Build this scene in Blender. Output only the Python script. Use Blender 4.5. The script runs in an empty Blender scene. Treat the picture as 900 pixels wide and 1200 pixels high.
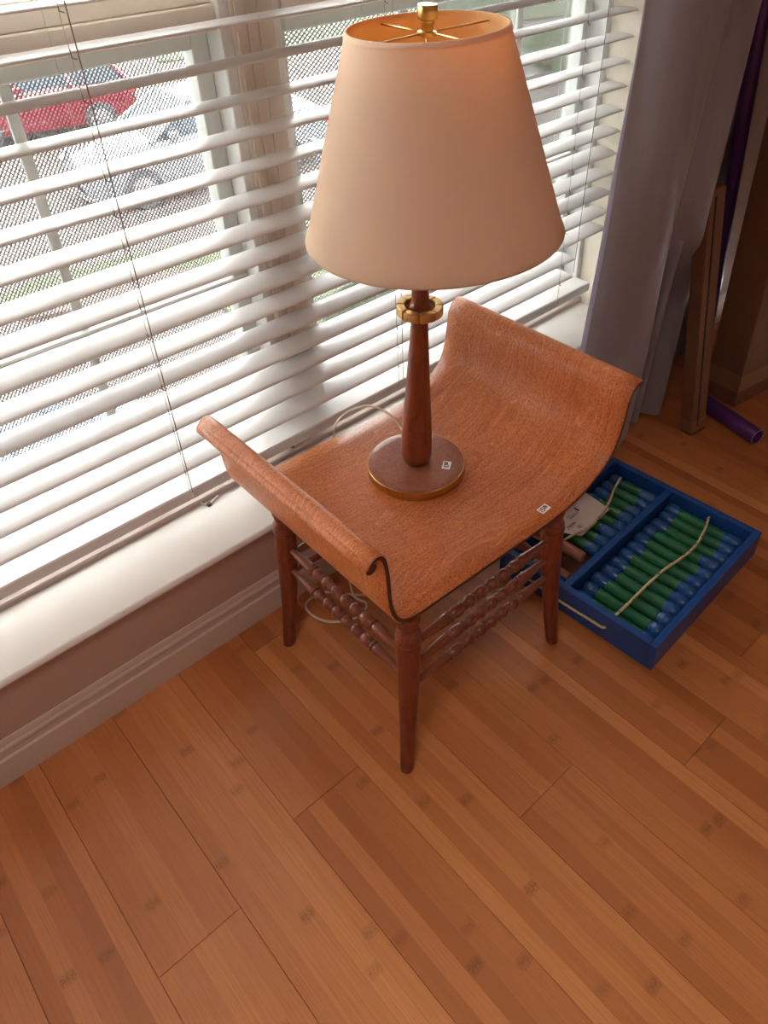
import bpy, math, random
from mathutils import Vector, Matrix, noise
random.seed(7)
PI = math.pi
S = bpy.context.scene
COL = S.collection

# ------------------------------------------------------------------ camera, world, lights, exposure
CAM = Vector((-0.50648548, -1.13343285, 1.45))
MR = ((0.74309865, -0.66858399, -0.02828165), (-0.43754084, -0.45345936, -0.77648736), (0.50632244, 0.58938109, -0.62949783))
cd = bpy.data.cameras.new('camera'); cam = bpy.data.objects.new('camera', cd); COL.objects.link(cam)
rm = Matrix((MR[0], [-v for v in MR[1]], [-v for v in MR[2]])).transposed()
cam.matrix_world = Matrix.Translation(CAM) @ rm.to_4x4()
cd.sensor_fit = 'VERTICAL'; cd.sensor_height = 36; cd.lens = 891.515 / 1200 * 36
cd.shift_x = -23.04 / 1200; cd.shift_y = -64.39 / 1200
cd.clip_start = 0.05; cd.clip_end = 300
S.camera = cam
S.view_settings.view_transform = 'Standard'; S.view_settings.look = 'None'
S.view_settings.gamma = 1; S.view_settings.use_curve_mapping = False
S.view_settings.exposure = 1.4
S.cycles.max_bounces = 10; S.cycles.diffuse_bounces = 6; S.cycles.transparent_max_bounces = 12
S.cycles.sample_clamp_indirect = 6
try: S.cycles.use_denoising = True
except Exception: pass

w = bpy.data.worlds.new('sky'); S.world = w; w.use_nodes = True
bg = w.node_tree.nodes['Background']; bg.inputs[0].default_value = (1.0, 0.965, 0.945, 1); bg.inputs[1].default_value = 10.5

def area(name, loc, rot, sx, sy, energy, color, portal=False):
    l = bpy.data.lights.new(name, 'AREA'); l.shape = 'RECTANGLE'; l.size = sx; l.size_y = sy
    l.energy = energy; l.color = color
    if portal: l.cycles.is_portal = True
    o = bpy.data.objects.new(name, l); COL.objects.link(o); o.location = loc; o.rotation_euler = rot
    return o
area('window_portal', (0.1, 0.36, 1.2), (math.radians(-90), 0, 0), 2.8, 2.0, 1, (1, 1, 1), True)
cl = area('room_fill_light', (-1.0, -1.2, 2.4), (0, 0, 0), .6, .6, 3.8, (1.0, 0.89, 0.80)); cl.data.spread = math.radians(125)  # unseen soft fill light added under the ceiling to brighten the room

# ------------------------------------------------------------------ mesh helpers
def obj(name, verts, faces, mats, parent=None, smooth=False, fm=None, uv=None, loc=None):
    me = bpy.data.meshes.new(name)
    me.from_pydata([tuple(v) for v in verts], [], faces)
    if not isinstance(mats, (list, tuple)): mats = [mats]
    for m in mats: me.materials.append(m)
    if fm:
        for p, k in zip(me.polygons, fm): p.material_index = k
    if smooth:
        for p in me.polygons: p.use_smooth = True
    if uv:
        l = me.uv_layers.new(name='UVMap')
        for p in me.polygons:
            for li in p.loop_indices: l.data[li].uv = uv[me.loops[li].vertex_index]
    me.update()
    o = bpy.data.objects.new(name, me); COL.objects.link(o)
    if parent: o.parent = parent
    if loc: o.location = loc
    return o

class G:
    """collects geometry in one list"""
    def __init__(s): s.v = []; s.f = []; s.m = []
    def add(s, v, f, mi=0):
        n = len(s.v); s.v += [Vector(p) for p in v]; s.f += [[i + n for i in q] for q in f]; s.m += [mi] * len(f); return s
    def box(s, x0, x1, y0, y1, z0, z1, mi=0):
        v = [(x0,y0,z0),(x1,y0,z0),(x1,y1,z0),(x0,y1,z0),(x0,y0,z1),(x1,y0,z1),(x1,y1,z1),(x0,y1,z1)]
        return s.add(v, [(0,3,2,1),(4,5,6,7),(0,1,5,4),(1,2,6,5),(2,3,7,6),(3,0,4,7)], mi)
    def cbox(s, x0, x1, y0, y1, z0, z1, c=.002, mi=0):
        """box with chamfered edges"""
        v = []; X = (x0, x1); Y = (y0, y1); Z = (z0, z1); idx = {}
        for i in (0,1):
            for j in (0,1):
                for k in (0,1):
                    sx = c if i == 0 else -c; sy = c if j == 0 else -c; sz = c if k == 0 else -c
                    idx[i,j,k,0] = len(v); v.append((X[i], Y[j]+sy, Z[k]+sz))
                    idx[i,j,k,1] = len(v); v.append((X[i]+sx, Y[j], Z[k]+sz))
                    idx[i,j,k,2] = len(v); v.append((X[i]+sx, Y[j]+sy, Z[k]))
        f = []
        for i in (0,1):
            f.append([idx[i,0,0,0], idx[i,1,0,0], idx[i,1,1,0], idx[i,0,1,0]])
            f.append([idx[0,i,0,1], idx[1,i,0,1], idx[1,i,1,1], idx[0,i,1,1]])
            f.append([idx[0,0,i,2], idx[1,0,i,2], idx[1,1,i,2], idx[0,1,i,2]])
            for j in (0,1):
                f.append([idx[i,j,0,0], idx[i,j,1,0], idx[i,j,1,1], idx[i,j,0,1]])
                f.append([idx[i,0,j,0], idx[i,1,j,0], idx[i,1,j,2], idx[i,0,j,2]])
                f.append([idx[0,i,j,1], idx[1,i,j,1], idx[1,i,j,2], idx[0,i,j,2]])
                for k in (0,1): f.append([idx[i,j,k,0], idx[i,j,k,1], idx[i,j,k,2]])
        cen = Vector(((x0+x1)/2,(y0+y1)/2,(z0+z1)/2)); ff = []
        for q in f:
            p = [Vector(v[a]) for a in q]; n = (p[1]-p[0]).cross(p[2]-p[0]); m = sum(p, Vector())/len(p)
            ff.append(q if n.dot(m-cen) > 0 else q[::-1])
        return s.add(v, ff, mi)
    def rings(s, rings, cap0=True, cap1=True, closed=True, mi=0):
        n = len(rings[0]); v = [p for r in rings for p in r]; f = []
        for a in range(len(rings)-1):
            for b in range(n if closed else n-1):
                c = (b+1) % n; f.append((a*n+b, a*n+c, (a+1)*n+c, (a+1)*n+b))
        if cap0: f.append(tuple(range(n))[::-1])
        if cap1: f.append(tuple((len(rings)-1)*n + i for i in range(n)))
        return s.add(v, f, mi)
    def lathe(s, prof, seg=32, M=None, cap0=True, cap1=True, mi=0):
        """prof: (r, z) list from the bottom up"""
        R = []
        for r, z in prof:
            R.append([Vector((r*math.cos(2*PI*k/seg), r*math.sin(2*PI*k/seg), z)) for k in range(seg)])
        if M: R = [[M @ p for p in r] for r in R]
        return s.rings(R, cap0, cap1, mi=mi)
    def sweep(s, path, radii, seg=10, mi=0, cap=True):
        path = [Vector(p) for p in path]
        if not isinstance(radii, (list, tuple)): radii = [radii]*len(path)
        R = []; up = None
        for i, p in enumerate(path):
            t = (path[min(i+1, len(path)-1)] - path[max(i-1, 0)]).normalized()
            if up is None:
                up = Vector((0,0,1)) if abs(t.z) < .9 else Vector((1,0,0))
            a = t.cross(up).normalized(); b = a.cross(t).normalized(); up = b
            R.append([p + radii[i]*(math.cos(2*PI*k/seg)*a + math.sin(2*PI*k/seg)*b) for k in range(seg)])
        return s.rings(R, cap, cap, mi=mi)
    def build(s, name, mats, parent=None, smooth=False, uv=None, loc=None):
        return obj(name, s.v, s.f, mats, parent, smooth, s.m, uv, loc)

def autosmooth(o, ang=35):
    me = o.data
    me.polygons.foreach_set('use_smooth', [True]*len(me.polygons))
    try: me.set_sharp_from_angle(angle=math.radians(ang))
    except Exception: pass
    return o

def crom(pts, n=8):
    P = [Vector(p) for p in pts]; out = []
    for i in range(len(P)-1):
        p0 = P[max(i-1,0)]; p1 = P[i]; p2 = P[i+1]; p3 = P[min(i+2, len(P)-1)]
        for k in range(n):
            t = k/n
            out.append(.5*((2*p1)+(-p0+p2)*t+(2*p0-5*p1+4*p2-p3)*t*t+(-p0+3*p1-3*p2+p3)*t**3))
    out.append(P[-1]); return out

def root(name, label, cat, loc=(0,0,0), rot=(0,0,0), group=None):
    o = bpy.data.objects.new(name, None); COL.objects.link(o); o.location = loc; o.rotation_euler = rot
    o.empty_display_size = .05
    return tag(o, label, cat, group)
def tag(o, label, cat, group=None):
    o['label'] = label; o['category'] = cat
    if group: o['group'] = group
    return o
def struct(o):
    o['kind'] = 'structure'; return o
def copy_tree(o, parent=None):
    c = o.copy(); COL.objects.link(c); c.parent = parent
    for ch in o.children: copy_tree(ch, c)
    return c

# ------------------------------------------------------------------ materials
class N:
    def __init__(s, name):
        s.m = bpy.data.materials.new(name); s.m.use_nodes = True; s.t = s.m.node_tree; s.n = s.t.nodes
        s.b = s.n['Principled BSDF']; s.out = s.n['Material Output']
    def new(s, ty, **kw):
        x = s.n.new(ty)
        for k, v in kw.items():
            if k == 'inp':
                for a, b in v.items():
                    if isinstance(b, bpy.types.NodeSocket): s.t.links.new(b, x.inputs[a])
                    else: x.inputs[a].default_value = b
            else: setattr(x, k, v)
        return x
    def math(s, op, a, b=None, c=None):
        x = s.n.new('ShaderNodeMath'); x.operation = op
        for i, v in enumerate((a, b, c)):
            if v is None: continue
            if isinstance(v, bpy.types.NodeSocket): s.t.links.new(v, x.inputs[i])
            else: x.inputs[i].default_value = v
        return x.outputs[0]
    def link(s, a, b): s.t.links.new(a, b)
    def set(s, **kw):
        for k, v in kw.items():
            i = s.b.inputs[k.replace('_', ' ')]
            if isinstance(v, bpy.types.NodeSocket): s.link(v, i)
            else: i.default_value = (*v, 1) if isinstance(v, tuple) and len(v) == 3 else v
    def mix(s, f, a, b, ty='MIX'):
        x = s.n.new('ShaderNodeMix'); x.data_type = 'RGBA'; x.blend_type = ty
        for i, v in ((0, f), (6, a), (7, b)):
            if isinstance(v, bpy.types.NodeSocket): s.link(v, x.inputs[i])
            else: x.inputs[i].default_value = (*v, 1) if isinstance(v, tuple) and len(v) == 3 else v
        return x.outputs[2]
    def ramp(s, f, stops):
        x = s.n.new('ShaderNodeValToRGB'); s.link(f, x.inputs[0]); e = x.color_ramp.elements
        while len(e) < len(stops): e.new(.5)
        for k, (p, c) in enumerate(stops): e[k].position = p; e[k].color = (*c, 1) if len(c) == 3 else c
        return x.outputs[0]
    def noise(s, vec, scale=5, detail=3, rough=.5, dist=0, dim='3D'):
        x = s.n.new('ShaderNodeTexNoise'); x.noise_dimensions = dim
        if vec is not None: s.link(vec, x.inputs['Vector'])
        x.inputs['Scale'].default_value = scale; x.inputs['Detail'].default_value = detail
        x.inputs['Roughness'].default_value = rough; x.inputs['Distortion'].default_value = dist
        return x.outputs[0]
    def bump(s, h, strength=.3, dist=.001):
        x = s.n.new('ShaderNodeBump'); x.inputs['Strength'].default_value = strength; x.inputs['Distance'].default_value = dist
        s.link(h, x.inputs['Height']); s.link(x.outputs[0], s.b.inputs['Normal'])
    def pos(s): return s.new('ShaderNodeNewGeometry').outputs['Position']
    def obj(s): return s.new('ShaderNodeTexCoord').outputs['Object']
    def uv(s): return s.new('ShaderNodeTexCoord').outputs['UV']
    def vmul(s, v, xyz):
        x = s.n.new('ShaderNodeVectorMath'); x.operation = 'MULTIPLY'; s.link(v, x.inputs[0]); x.inputs[1].default_value = xyz; return x.outputs[0]
    def vadd(s, v, u):
        x = s.n.new('ShaderNodeVectorMath'); x.operation = 'ADD'; s.link(v, x.inputs[0])
        if isinstance(u, bpy.types.NodeSocket): s.link(u, x.inputs[1])
        else: x.inputs[1].default_value = u
        return x.outputs[0]

def plain(name, col, rough=.5, metal=0., var=.06, scale=30, bump=0., **kw):
    n = N(name); f = n.noise(n.obj(), scale, 4)
    d = tuple(c*(1-var*2) for c in col); l = tuple(min(1, c*(1+var*2)) for c in col)
    n.set(Base_Color=n.mix(f, d, l), Roughness=rough, Metallic=metal)
    for k, v in kw.items(): n.set(**{k: v})
    if bump: n.bump(f, bump)
    return n.m

M = {}
# white painted sill and trim, with faint dirt
def paint(name, col, rough):
    n = N(name); p = n.pos(); a = n.noise(p, 6, 5, .6); b = n.noise(n.vmul(p, (18, 60, 60)), 1, 4, .6)
    c = n.mix(n.math('MULTIPLY', a, .35), col, tuple(x*.86 for x in col))
    sp = n.ramp(n.noise(p, 140, 2), [(.0, (1,1,1)), (.24, (1,1,1)), (.27, (0,0,0)), (1, (0,0,0))])
    c = n.mix(n.math('MULTIPLY', sp, .35), c, (.25,.2,.16))
    n.set(Base_Color=c, Roughness=rough); n.bump(b, .12, .0006); return n.m
M['sill'] = paint('sill_paint', (.74,.70,.66), .18)
M['trim'] = paint('trim_paint', (.56,.45,.39), .42)
M['wall'] = paint('wall_paint', (.46,.32,.26), .7)
M['jamb'] = paint('jamb_paint', (.74,.68,.56), .5)
M['frame'] = plain('window_vinyl', (.58,.60,.57), .4, var=.03)
M['frame_w'] = plain('window_vinyl_white', (.74,.74,.72), .4, var=.03)
M['cream'] = plain('cream_wood', (.74,.67,.58), .5, var=.06, scale=12)
M['ceiling'] = plain('ceiling_paint', (.75,.70,.66), .8, var=.02)

# blind slats: white gloss paint with faint embossed grain
n = N('slat_paint'); g = n.noise(n.vmul(n.pos(), (6, 120, 120)), 1, 3)
n.set(Base_Color=n.mix(n.noise(n.pos(), 9, 3), (.65,.625,.61), (.71,.685,.67)), Roughness=.33); n.bump(g, .08, .0005); M['slat'] = n.m
M['cord'] = plain('cord_fibre', (.62,.56,.48), .8)
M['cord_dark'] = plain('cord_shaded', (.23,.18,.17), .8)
M['tassel'] = plain('tassel_plastic', (.8,.75,.66), .4)
M['dark_hole'] = plain('dark_plastic', (.05,.03,.025), .6)

# glass
def glass(name, tint=(.97,1,.99), refl=.08):
    n = N(name); n.n.remove(n.b)
    tr = n.new('ShaderNodeBsdfTransparent', inp={0: (*tint, 1)}); gl = n.new('ShaderNodeBsdfGlossy', inp={'Roughness': .02})
    fr = n.new('ShaderNodeFresnel', inp={'IOR': 1.45}); mx = n.new('ShaderNodeMixShader')
    n.link(n.math('MULTIPLY', fr.outputs[0], .8), mx.inputs[0]); n.link(tr.outputs[0], mx.inputs[1]); n.link(gl.outputs[0], mx.inputs[2])
    n.link(mx.outputs[0], n.out.inputs[0]); return n.m
M['glass'] = glass('window_glass')
# insect screen: woven wire grid with open holes
def screen_mat(name, fx_):
    n = N(name); sp = n.new('ShaderNodeSeparateXYZ', inp={0: n.vmul(n.pos(), (fx_, 1, 1))})
    P_ = .0060
    wx = n.math('LESS_THAN', n.math('FRACT', n.math('DIVIDE', n.math('SUBTRACT', sp.outputs[0], n.math('MULTIPLY', sp.outputs[2], .8)), P_*1.28)), .46)
    wz = n.math('LESS_THAN', n.math('FRACT', n.math('DIVIDE', n.math('ADD', sp.outputs[0], n.math('MULTIPLY', sp.outputs[2], .9)), P_*1.34)), .30)
    al = n.math('MAXIMUM', wx, wz)
    n.set(Base_Color=(.09,.065,.07), Roughness=.8)
    tr = n.new('ShaderNodeBsdfTransparent'); mx = n.new('ShaderNodeMixShader')
    n.link(n.math('MULTIPLY', al, .95), mx.inputs[0]); n.link(tr.outputs[0], mx.inputs[1]); n.link(n.b.outputs[0], mx.inputs[2]); n.link(mx.outputs[0], n.out.inputs[0])
    return n.m


M['screen'] = screen_mat('screen_mesh', 1.0); M['screen_wide'] = screen_mat('screen_mesh_wide', .62)

# bamboo plank: strips with tone steps, knuckles and fine grain (world position, per-plank offset)
PX0 = -.548; PW = .1595; SW = PW/5
n = N('bamboo_plank'); sp = n.new('ShaderNodeSeparateXYZ', inp={0: n.pos()}); X, Y, Z = sp.outputs
rnd = n.new('ShaderNodeObjectInfo').outputs['Random']
sid = n.math('FLOOR', n.math('DIVIDE', n.math('SUBTRACT', X, PX0), SW))
cx = n.new('ShaderNodeCombineXYZ', inp={0: sid, 1: n.math('MULTIPLY', rnd, 57.0)})
wn = n.new('ShaderNodeTexWhiteNoise', inp={'Vector': cx.outputs[0]}); wn.noise_dimensions = '2D'
ws = n.new('ShaderNodeSeparateColor', inp={0: wn.outputs['Color']})
tone = n.math('ADD', n.math('MULTIPLY', ws.outputs[0], .65), n.math('MULTIPLY', rnd, .35))
base = n.ramp(tone, [(0, (.35,.108,.028)), (.35, (.49,.168,.048)), (.7, (.62,.235,.076)), (1, (.77,.325,.112))])
gv = n.new('ShaderNodeCombineXYZ', inp={0: n.math('MULTIPLY', X, 900), 1: n.math('ADD', n.math('MULTIPLY', Y, 9), n.math('MULTIPLY', sid, 3.7)), 2: n.math('MULTIPLY', rnd, 30)})
gr = n.noise(gv.outputs[0], 1, 3, .6)
base = n.mix(n.math('MULTIPLY', n.ramp(gr, [(.38, (0,0,0)), (.66, (1,1,1))]), .38), base, (.27,.085,.025))
gv2 = n.new('ShaderNodeCombineXYZ', inp={0: n.math('MULTIPLY', X, 160), 1: n.math('ADD', n.math('MULTIPLY', Y, 2.2), n.math('MULTIPLY', sid, 9.1)), 2: n.math('MULTIPLY', rnd, 70)})
base = n.mix(n.math('MULTIPLY', n.noise(gv2.outputs[0], 1, 3), .35), base, (.33,.11,.035))
# knuckles
kp = n.math('FRACT', n.math('ADD', n.math('DIVIDE', Y, .42), n.math('MULTIPLY', ws.outputs[1], 7.0)))
d0 = n.math('ABSOLUTE', n.math('SUBTRACT', kp, .5))
kk = n.math('SUBTRACT', 1.0, n.math('MINIMUM', n.math('DIVIDE', d0, .030), 1.0))
fx = n.math('FRACT', n.math('DIVIDE', n.math('SUBTRACT', X, PX0), SW))
ex = n.math('MULTIPLY', n.math('MINIMUM', n.math('MULTIPLY', fx, 6.0), 1.0), n.math('MINIMUM', n.math('MULTIPLY', n.math('SUBTRACT', 1.0, fx), 6.0), 1.0))
kn = n.noise(n.vmul(n.pos(), (330, 260, 1)), 1, 3, .7)
km = n.math('MULTIPLY', n.math('MULTIPLY', n.math('POWER', kk, .6), ex), n.ramp(kn, [(.36, (.15,.15,.15)), (.6, (1,1,1))]))
km = n.math('MULTIPLY', km, n.math('MULTIPLY', n.math('GREATER_THAN', ws.outputs[2], .3), n.math('ADD', .35, n.math('MULTIPLY', ws.outputs[2], .65))))
base = n.mix(n.math('MULTIPLY', km, .72), base, (.13,.04,.012))
n.set(Base_Color=base, Roughness=n.math('ADD', .30, n.math('MULTIPLY', gr, .10)), Specular_IOR_Level=.5, Coat_Weight=.28, Coat_Roughness=.30)
n.bump(n.math('ADD', gr, n.math('MULTIPLY', km, 1.5)), .12, .0005); M['bamboo'] = n.m
M['subfloor'] = plain('dark_gap', (.03,.012,.006), .9)

# quarter-sawn oak veneer: u along the sheet, v across
def oak(name, cols, uv=True, scale=1.0, rough=.36, fleck=.4, pore=.62):
    n = N(name); v = n.uv() if uv else n.obj()
    if not uv: v = n.new('ShaderNodeVectorRotate', inp={0: v}, rotation_type='Y_AXIS'); v.inputs['Angle'].default_value = PI/2; v = v.outputs[0]
    sx = n.new('ShaderNodeSeparateXYZ', inp={0: v})
    big = n.noise(n.vmul(v, (3*scale, 8*scale, 8*scale)), 1, 3, .5)
    warp = n.new('ShaderNodeCombineXYZ', inp={0: n.math('MULTIPLY', big, .10), 1: n.math('MULTIPLY', n.math('SUBTRACT', big, .5), .16)})
    vw = n.vadd(v, warp.outputs[0])
    g = n.noise(n.vmul(vw, (6*scale, 150*scale, 150*scale)), 1, 3, .5)
    c = n.ramp(n.math('ADD', n.math('MULTIPLY', g, .6), n.math('MULTIPLY', big, .4)), [(.3, cols[0]), (.5, cols[1]), (.7, cols[2])])
    wv = n.new('ShaderNodeTexWave', wave_type='BANDS', bands_direction='Y', inp={'Vector': vw, 'Scale': 30*scale, 'Distortion': 4, 'Detail': 1.5, 'Detail Scale': .35})
    fl = n.ramp(wv.outputs[1], [(.88, (0,0,0)), (.99, (1,1,1))])
    brk = n.ramp(n.noise(n.vmul(v, (22, 40, 40)), 1, 2), [(.36, (0,0,0)), (.58, (1,1,1))])
    c = n.mix(n.math('MULTIPLY', n.math('MULTIPLY', fl, brk), fleck), c, tuple(min(1, x*1.25+.05) for x in cols[2]))
    vo = n.new('ShaderNodeTexVoronoi', inp={'Vector': n.vmul(v, (190*scale, 480*scale, 480*scale)), 'Scale': 1.0})
    po = vo.outputs['Distance']
    pm = n.ramp(po, [(.16, (1,1,1)), (.42, (0,0,0))])
    c = n.mix(n.math('MULTIPLY', n.math('MULTIPLY', pm, n.math('ADD', .45, n.math('MULTIPLY', big, .9))), pore), c, tuple(x*.16 for x in cols[0]))
    n.set(Base_Color=c, Roughness=rough, Specular_IOR_Level=.36); n.bump(po, .25, .0006); return n.m
M['oak'] = oak('oak_veneer', ((.38,.100,.028), (.50,.150,.045), (.60,.205,.070)), fleck=.4, pore=.85)
M['oak_leg'] = oak('oak_turned', ((.11,.019,.008), (.18,.036,.013), (.25,.058,.021)), uv=False, rough=.3, fleck=.12, pore=.3)
M['oak_str'] = oak('oak_stretcher', ((.13,.034,.015), (.19,.052,.024), (.25,.078,.038)), uv=False, rough=.3, fleck=.1, pore=.3)
M['oak_edge'] = plain('oak_edge', (.065,.020,.010), .5, var=.3, scale=80)
M['walnut'] = oak('walnut_pole', ((.14,.030,.012), (.22,.052,.02), (.30,.08,.03)), uv=False, rough=.28, fleck=0.05, pore=.12)
M['walnut_base'] = oak('walnut_disc', ((.20,.065,.038), (.28,.10,.06), (.34,.13,.08)), uv=False, rough=.28, fleck=0.05, pore=.12)
M['brass'] = plain('aged_brass', (.58,.37,.12), .3, 1.0, var=.1, scale=60)
M['brass_dull'] = plain('dull_brass', (.60,.40,.15), .36, 1.0, var=.2, scale=60)

# lamp shade fabric
def shade_mat(name, dif, tra, wt, rough=.9):
    n = N(name); v = n.obj()
    th = n.new('ShaderNodeSeparateXYZ', inp={0: v}); ang = n.math('ARCTAN2', th.outputs[1], th.outputs[0])
    cv = n.new('ShaderNodeCombineXYZ', inp={0: n.math('MULTIPLY', ang, 190), 1: n.math('MULTIPLY', th.outputs[2], 25), 2: 0})
    cv2 = n.new('ShaderNodeCombineXYZ', inp={0: n.math('MULTIPLY', ang, 20), 1: n.math('MULTIPLY', th.outputs[2], 900), 2: 0})
    a = n.noise(cv.outputs[0], 1, 3); b = n.noise(cv2.outputs[0], 1, 2)
    s_ = n.math('ADD', n.math('MULTIPLY', a, .5), n.math('MULTIPLY', b, .5))
    d = n.mix(s_, tuple(x*.88 for x in dif), dif)
    df = n.new('ShaderNodeBsdfDiffuse', inp={0: d}); tl = n.new('ShaderNodeBsdfTranslucent', inp={0: (*tra, 1)})
    mx = n.new('ShaderNodeMixShader', inp={0: wt}); n.link(df.outputs[0], mx.inputs[1]); n.link(tl.outputs[0], mx.inputs[2])
    bm = n.new('ShaderNodeBump', inp={'Strength': .15, 'Distance': .0005, 'Height': s_}); n.link(bm.outputs[0], df.inputs['Normal'])
    n.n.remove(n.b); n.link(mx.outputs[0], n.out.inputs[0]); return n.m
M['shade'] = shade_mat('shade_fabric', (.82,.70,.53), (1.0,.52,.15), .32)
M['liner'] = shade_mat('shade_liner', (.88,.66,.36), (1.0,.53,.18), .32)

# curtain satin
n = N('curtain_satin'); f = n.noise(n.vmul(n.obj(), (60, 60, 3)), 1, 3)
n.set(Base_Color=n.mix(f, (.22,.195,.21), (.27,.24,.26)), Roughness=.38, Sheen_Weight=.3); n.bump(n.noise(n.obj(), 14, 3), .3, .004)
M['curtain'] = n.m
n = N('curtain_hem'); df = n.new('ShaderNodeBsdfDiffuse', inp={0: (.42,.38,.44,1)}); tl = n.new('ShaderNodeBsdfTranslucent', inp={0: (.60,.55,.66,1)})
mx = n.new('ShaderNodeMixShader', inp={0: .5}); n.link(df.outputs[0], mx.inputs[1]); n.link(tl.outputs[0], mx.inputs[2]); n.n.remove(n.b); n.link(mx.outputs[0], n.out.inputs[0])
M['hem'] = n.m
M['card'] = plain('cardboard', (.17,.072,.032), .8, var=.08, scale=12, bump=.1)
M['card_tape'] = plain('box_tape', (.24,.12,.06), .35, var=.08)
M['purple'] = plain('purple_wrap', (.085,.026,.15), .3, var=.2, scale=12)
M['roll_end'] = plain('roll_paper_end', (.42,.32,.40), .6, var=.1)
M['blue_w'] = plain('blue_painted_wood', (.012,.065,.26), .35, var=.18, scale=25, bump=.15)
M['green_w'] = plain('green_gloss', (.022,.15,.065), .28, var=.2, scale=30)
M['bare_w'] = plain('bare_rod_wood', (.42,.19,.13), .5, var=.1)
# dipped blue ends with scuffs
n = N('blue_dipped_paint'); v = n.obj(); sc = n.ramp(n.noise(n.vmul(v, (1.6, .5, 1.6)), 95, 4, .7), [(.56, (0,0,0)), (.62, (1,1,1))])
n.set(Base_Color=n.mix(n.math('MULTIPLY', sc, .35), (.012,.075,.25), (.16,.30,.42)), Roughness=.25); M['blue_cap'] = n.m
n = N('rope_fibre'); sx = n.new('ShaderNodeSeparateXYZ', inp={0: n.pos()})
fk = n.ramp(n.noise(n.pos(), 140, 1), [(.0, (1,1,1)), (.32, (1,1,1)), (.36, (0,0,0)), (1, (0,0,0))])
n.set(Base_Color=n.mix(fk, (.60,.50,.27), (.02,.02,.02)), Roughness=.8); n.bump(n.noise(n.pos(), 600, 2), .5, .001); M['rope'] = n.m
M['paper'] = plain('note_paper', (.72,.62,.58), .7, var=.02)
M['sticker'] = plain('price_sticker', (.9,.87,.84), .5, var=.01)
M['ink'] = plain('black_ink', (.015,.013,.02), .5)
M['wire'] = plain('lamp_cord_plastic', (.50,.38,.28), .4, var=.05)
M['wire_pale'] = plain('lamp_cord_clear', (.72,.64,.52), .3, var=.05)
# outdoors
n = N('asphalt'); a = n.noise(n.pos(), 30, 5, .7); b = n.noise(n.pos(), .35, 3)
n.set(Base_Color=n.mix(a, n.mix(b, (.040,.033,.0315), (.047,.0385,.037)), (.062,.052,.050)), Roughness=.9); M['asphalt'] = n.m
n = N('lawn_grass'); a = n.noise(n.pos(), 9, 6, .7)
n.set(Base_Color=n.ramp(a, [(.3, (.016,.025,.009)), (.55, (.028,.042,.015)), (.75, (.045,.06,.025))]), Roughness=.9); M['grass'] = n.m
M['mulch'] = plain('mulch_bark', (.055,.037,.032), .95, var=.25, scale=14)
M['concrete'] = plain('concrete_kerb', (.55,.52,.50), .9, var=.06, scale=8)
M['leaf'] = plain('shrub_leaf', (.05,.08,.03), .7, var=.3, scale=3)
M['bark'] = plain('shrub_bark', (.12,.08,.05), .9)
M['tyre'] = plain('tyre_rubber', (.03,.03,.035), .8)
M['rim'] = plain('alloy_rim', (.2,.2,.21), .4, .5)
M['carglass'] = plain('car_glass', (.02,.03,.04), .25, var=.05, Specular_IOR_Level=.25)
M['lampglass'] = plain('headlamp_lens', (.75,.78,.8), .1)
M['taillamp'] = plain('taillamp_lens', (.45,.02,.02), .15)
def carpaint(name, c): return plain(name, c, .22, var=.03, Coat_Weight=.6)
M['siding'] = plain('outer_siding', (.5,.47,.43), .8)

# ------------------------------------------------------------------ setting
RX = 1.385                    # face of the right window reveal
SILLZ = .278; WY = .30
fl = struct(G().box(-2.6, 2.4, -4.2, .02, -.05, -.014).build('floor', M['subfloor']))
known = {0: [-.512], 2: [-.449], 3: [-.068], 4: [-.74], 6: [-.892], 8: [-.834], 1: [], 5: [], 7: []}
def plank(x0, x1, y0, y1):
    g_ = .0003; c = .0006; x0 += g_; x1 -= g_; y0 += g_; y1 -= g_
    v = [(x0,y0,-.014),(x1,y0,-.014),(x1,y1,-.014),(x0,y1,-.014),(x0,y0,-c),(x1,y0,-c),(x1,y1,-c),(x0,y1,-c),
         (x0+c,y0+c,0),(x1-c,y0+c,0),(x1-c,y1-c,0),(x0+c,y1-c,0)]
    f = [(0,1,5,4),(1,2,6,5),(2,3,7,6),(3,0,4,7),(4,5,9,8),(5,6,10,9),(6,7,11,10),(7,4,8,11),(8,9,10,11)]
    obj('plank', v, f, M['bamboo'], fl)
for c in range(-12, 18):
    xa = PX0 + c*PW; L = 1.55
    ys = list(known.get(c, []))
    if not ys: ys = [-random.uniform(1.0, 1.5) if -1 <= c <= 8 else -random.uniform(.1, 1.4)]
    y = ys[-1]
    if y > -.3: pass
    while y > -4.1: y -= L; ys.append(max(y, -4.19))
    top = .018; 
    for y in ys:
        if top - y > .02: plank(xa, xa+PW, y, top)
        top = y

# wall under the window, sill, baseboard
struct(G().box(-2.6, RX, .012, WY, 0, .262).box(RX, 2.4, .012, WY, 0, 2.5).box(-2.6, -1.3, .012, WY, .262, 2.5).box(-1.3, RX, .012, WY, 2.2, 2.5).build('wall_front', M['wall']))
G().box(RX-.004, RX+.001, .014, .176, SILLZ, 2.2).build('reveal', M['jamb'], bpy.data.objects['wall_front'])
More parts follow.
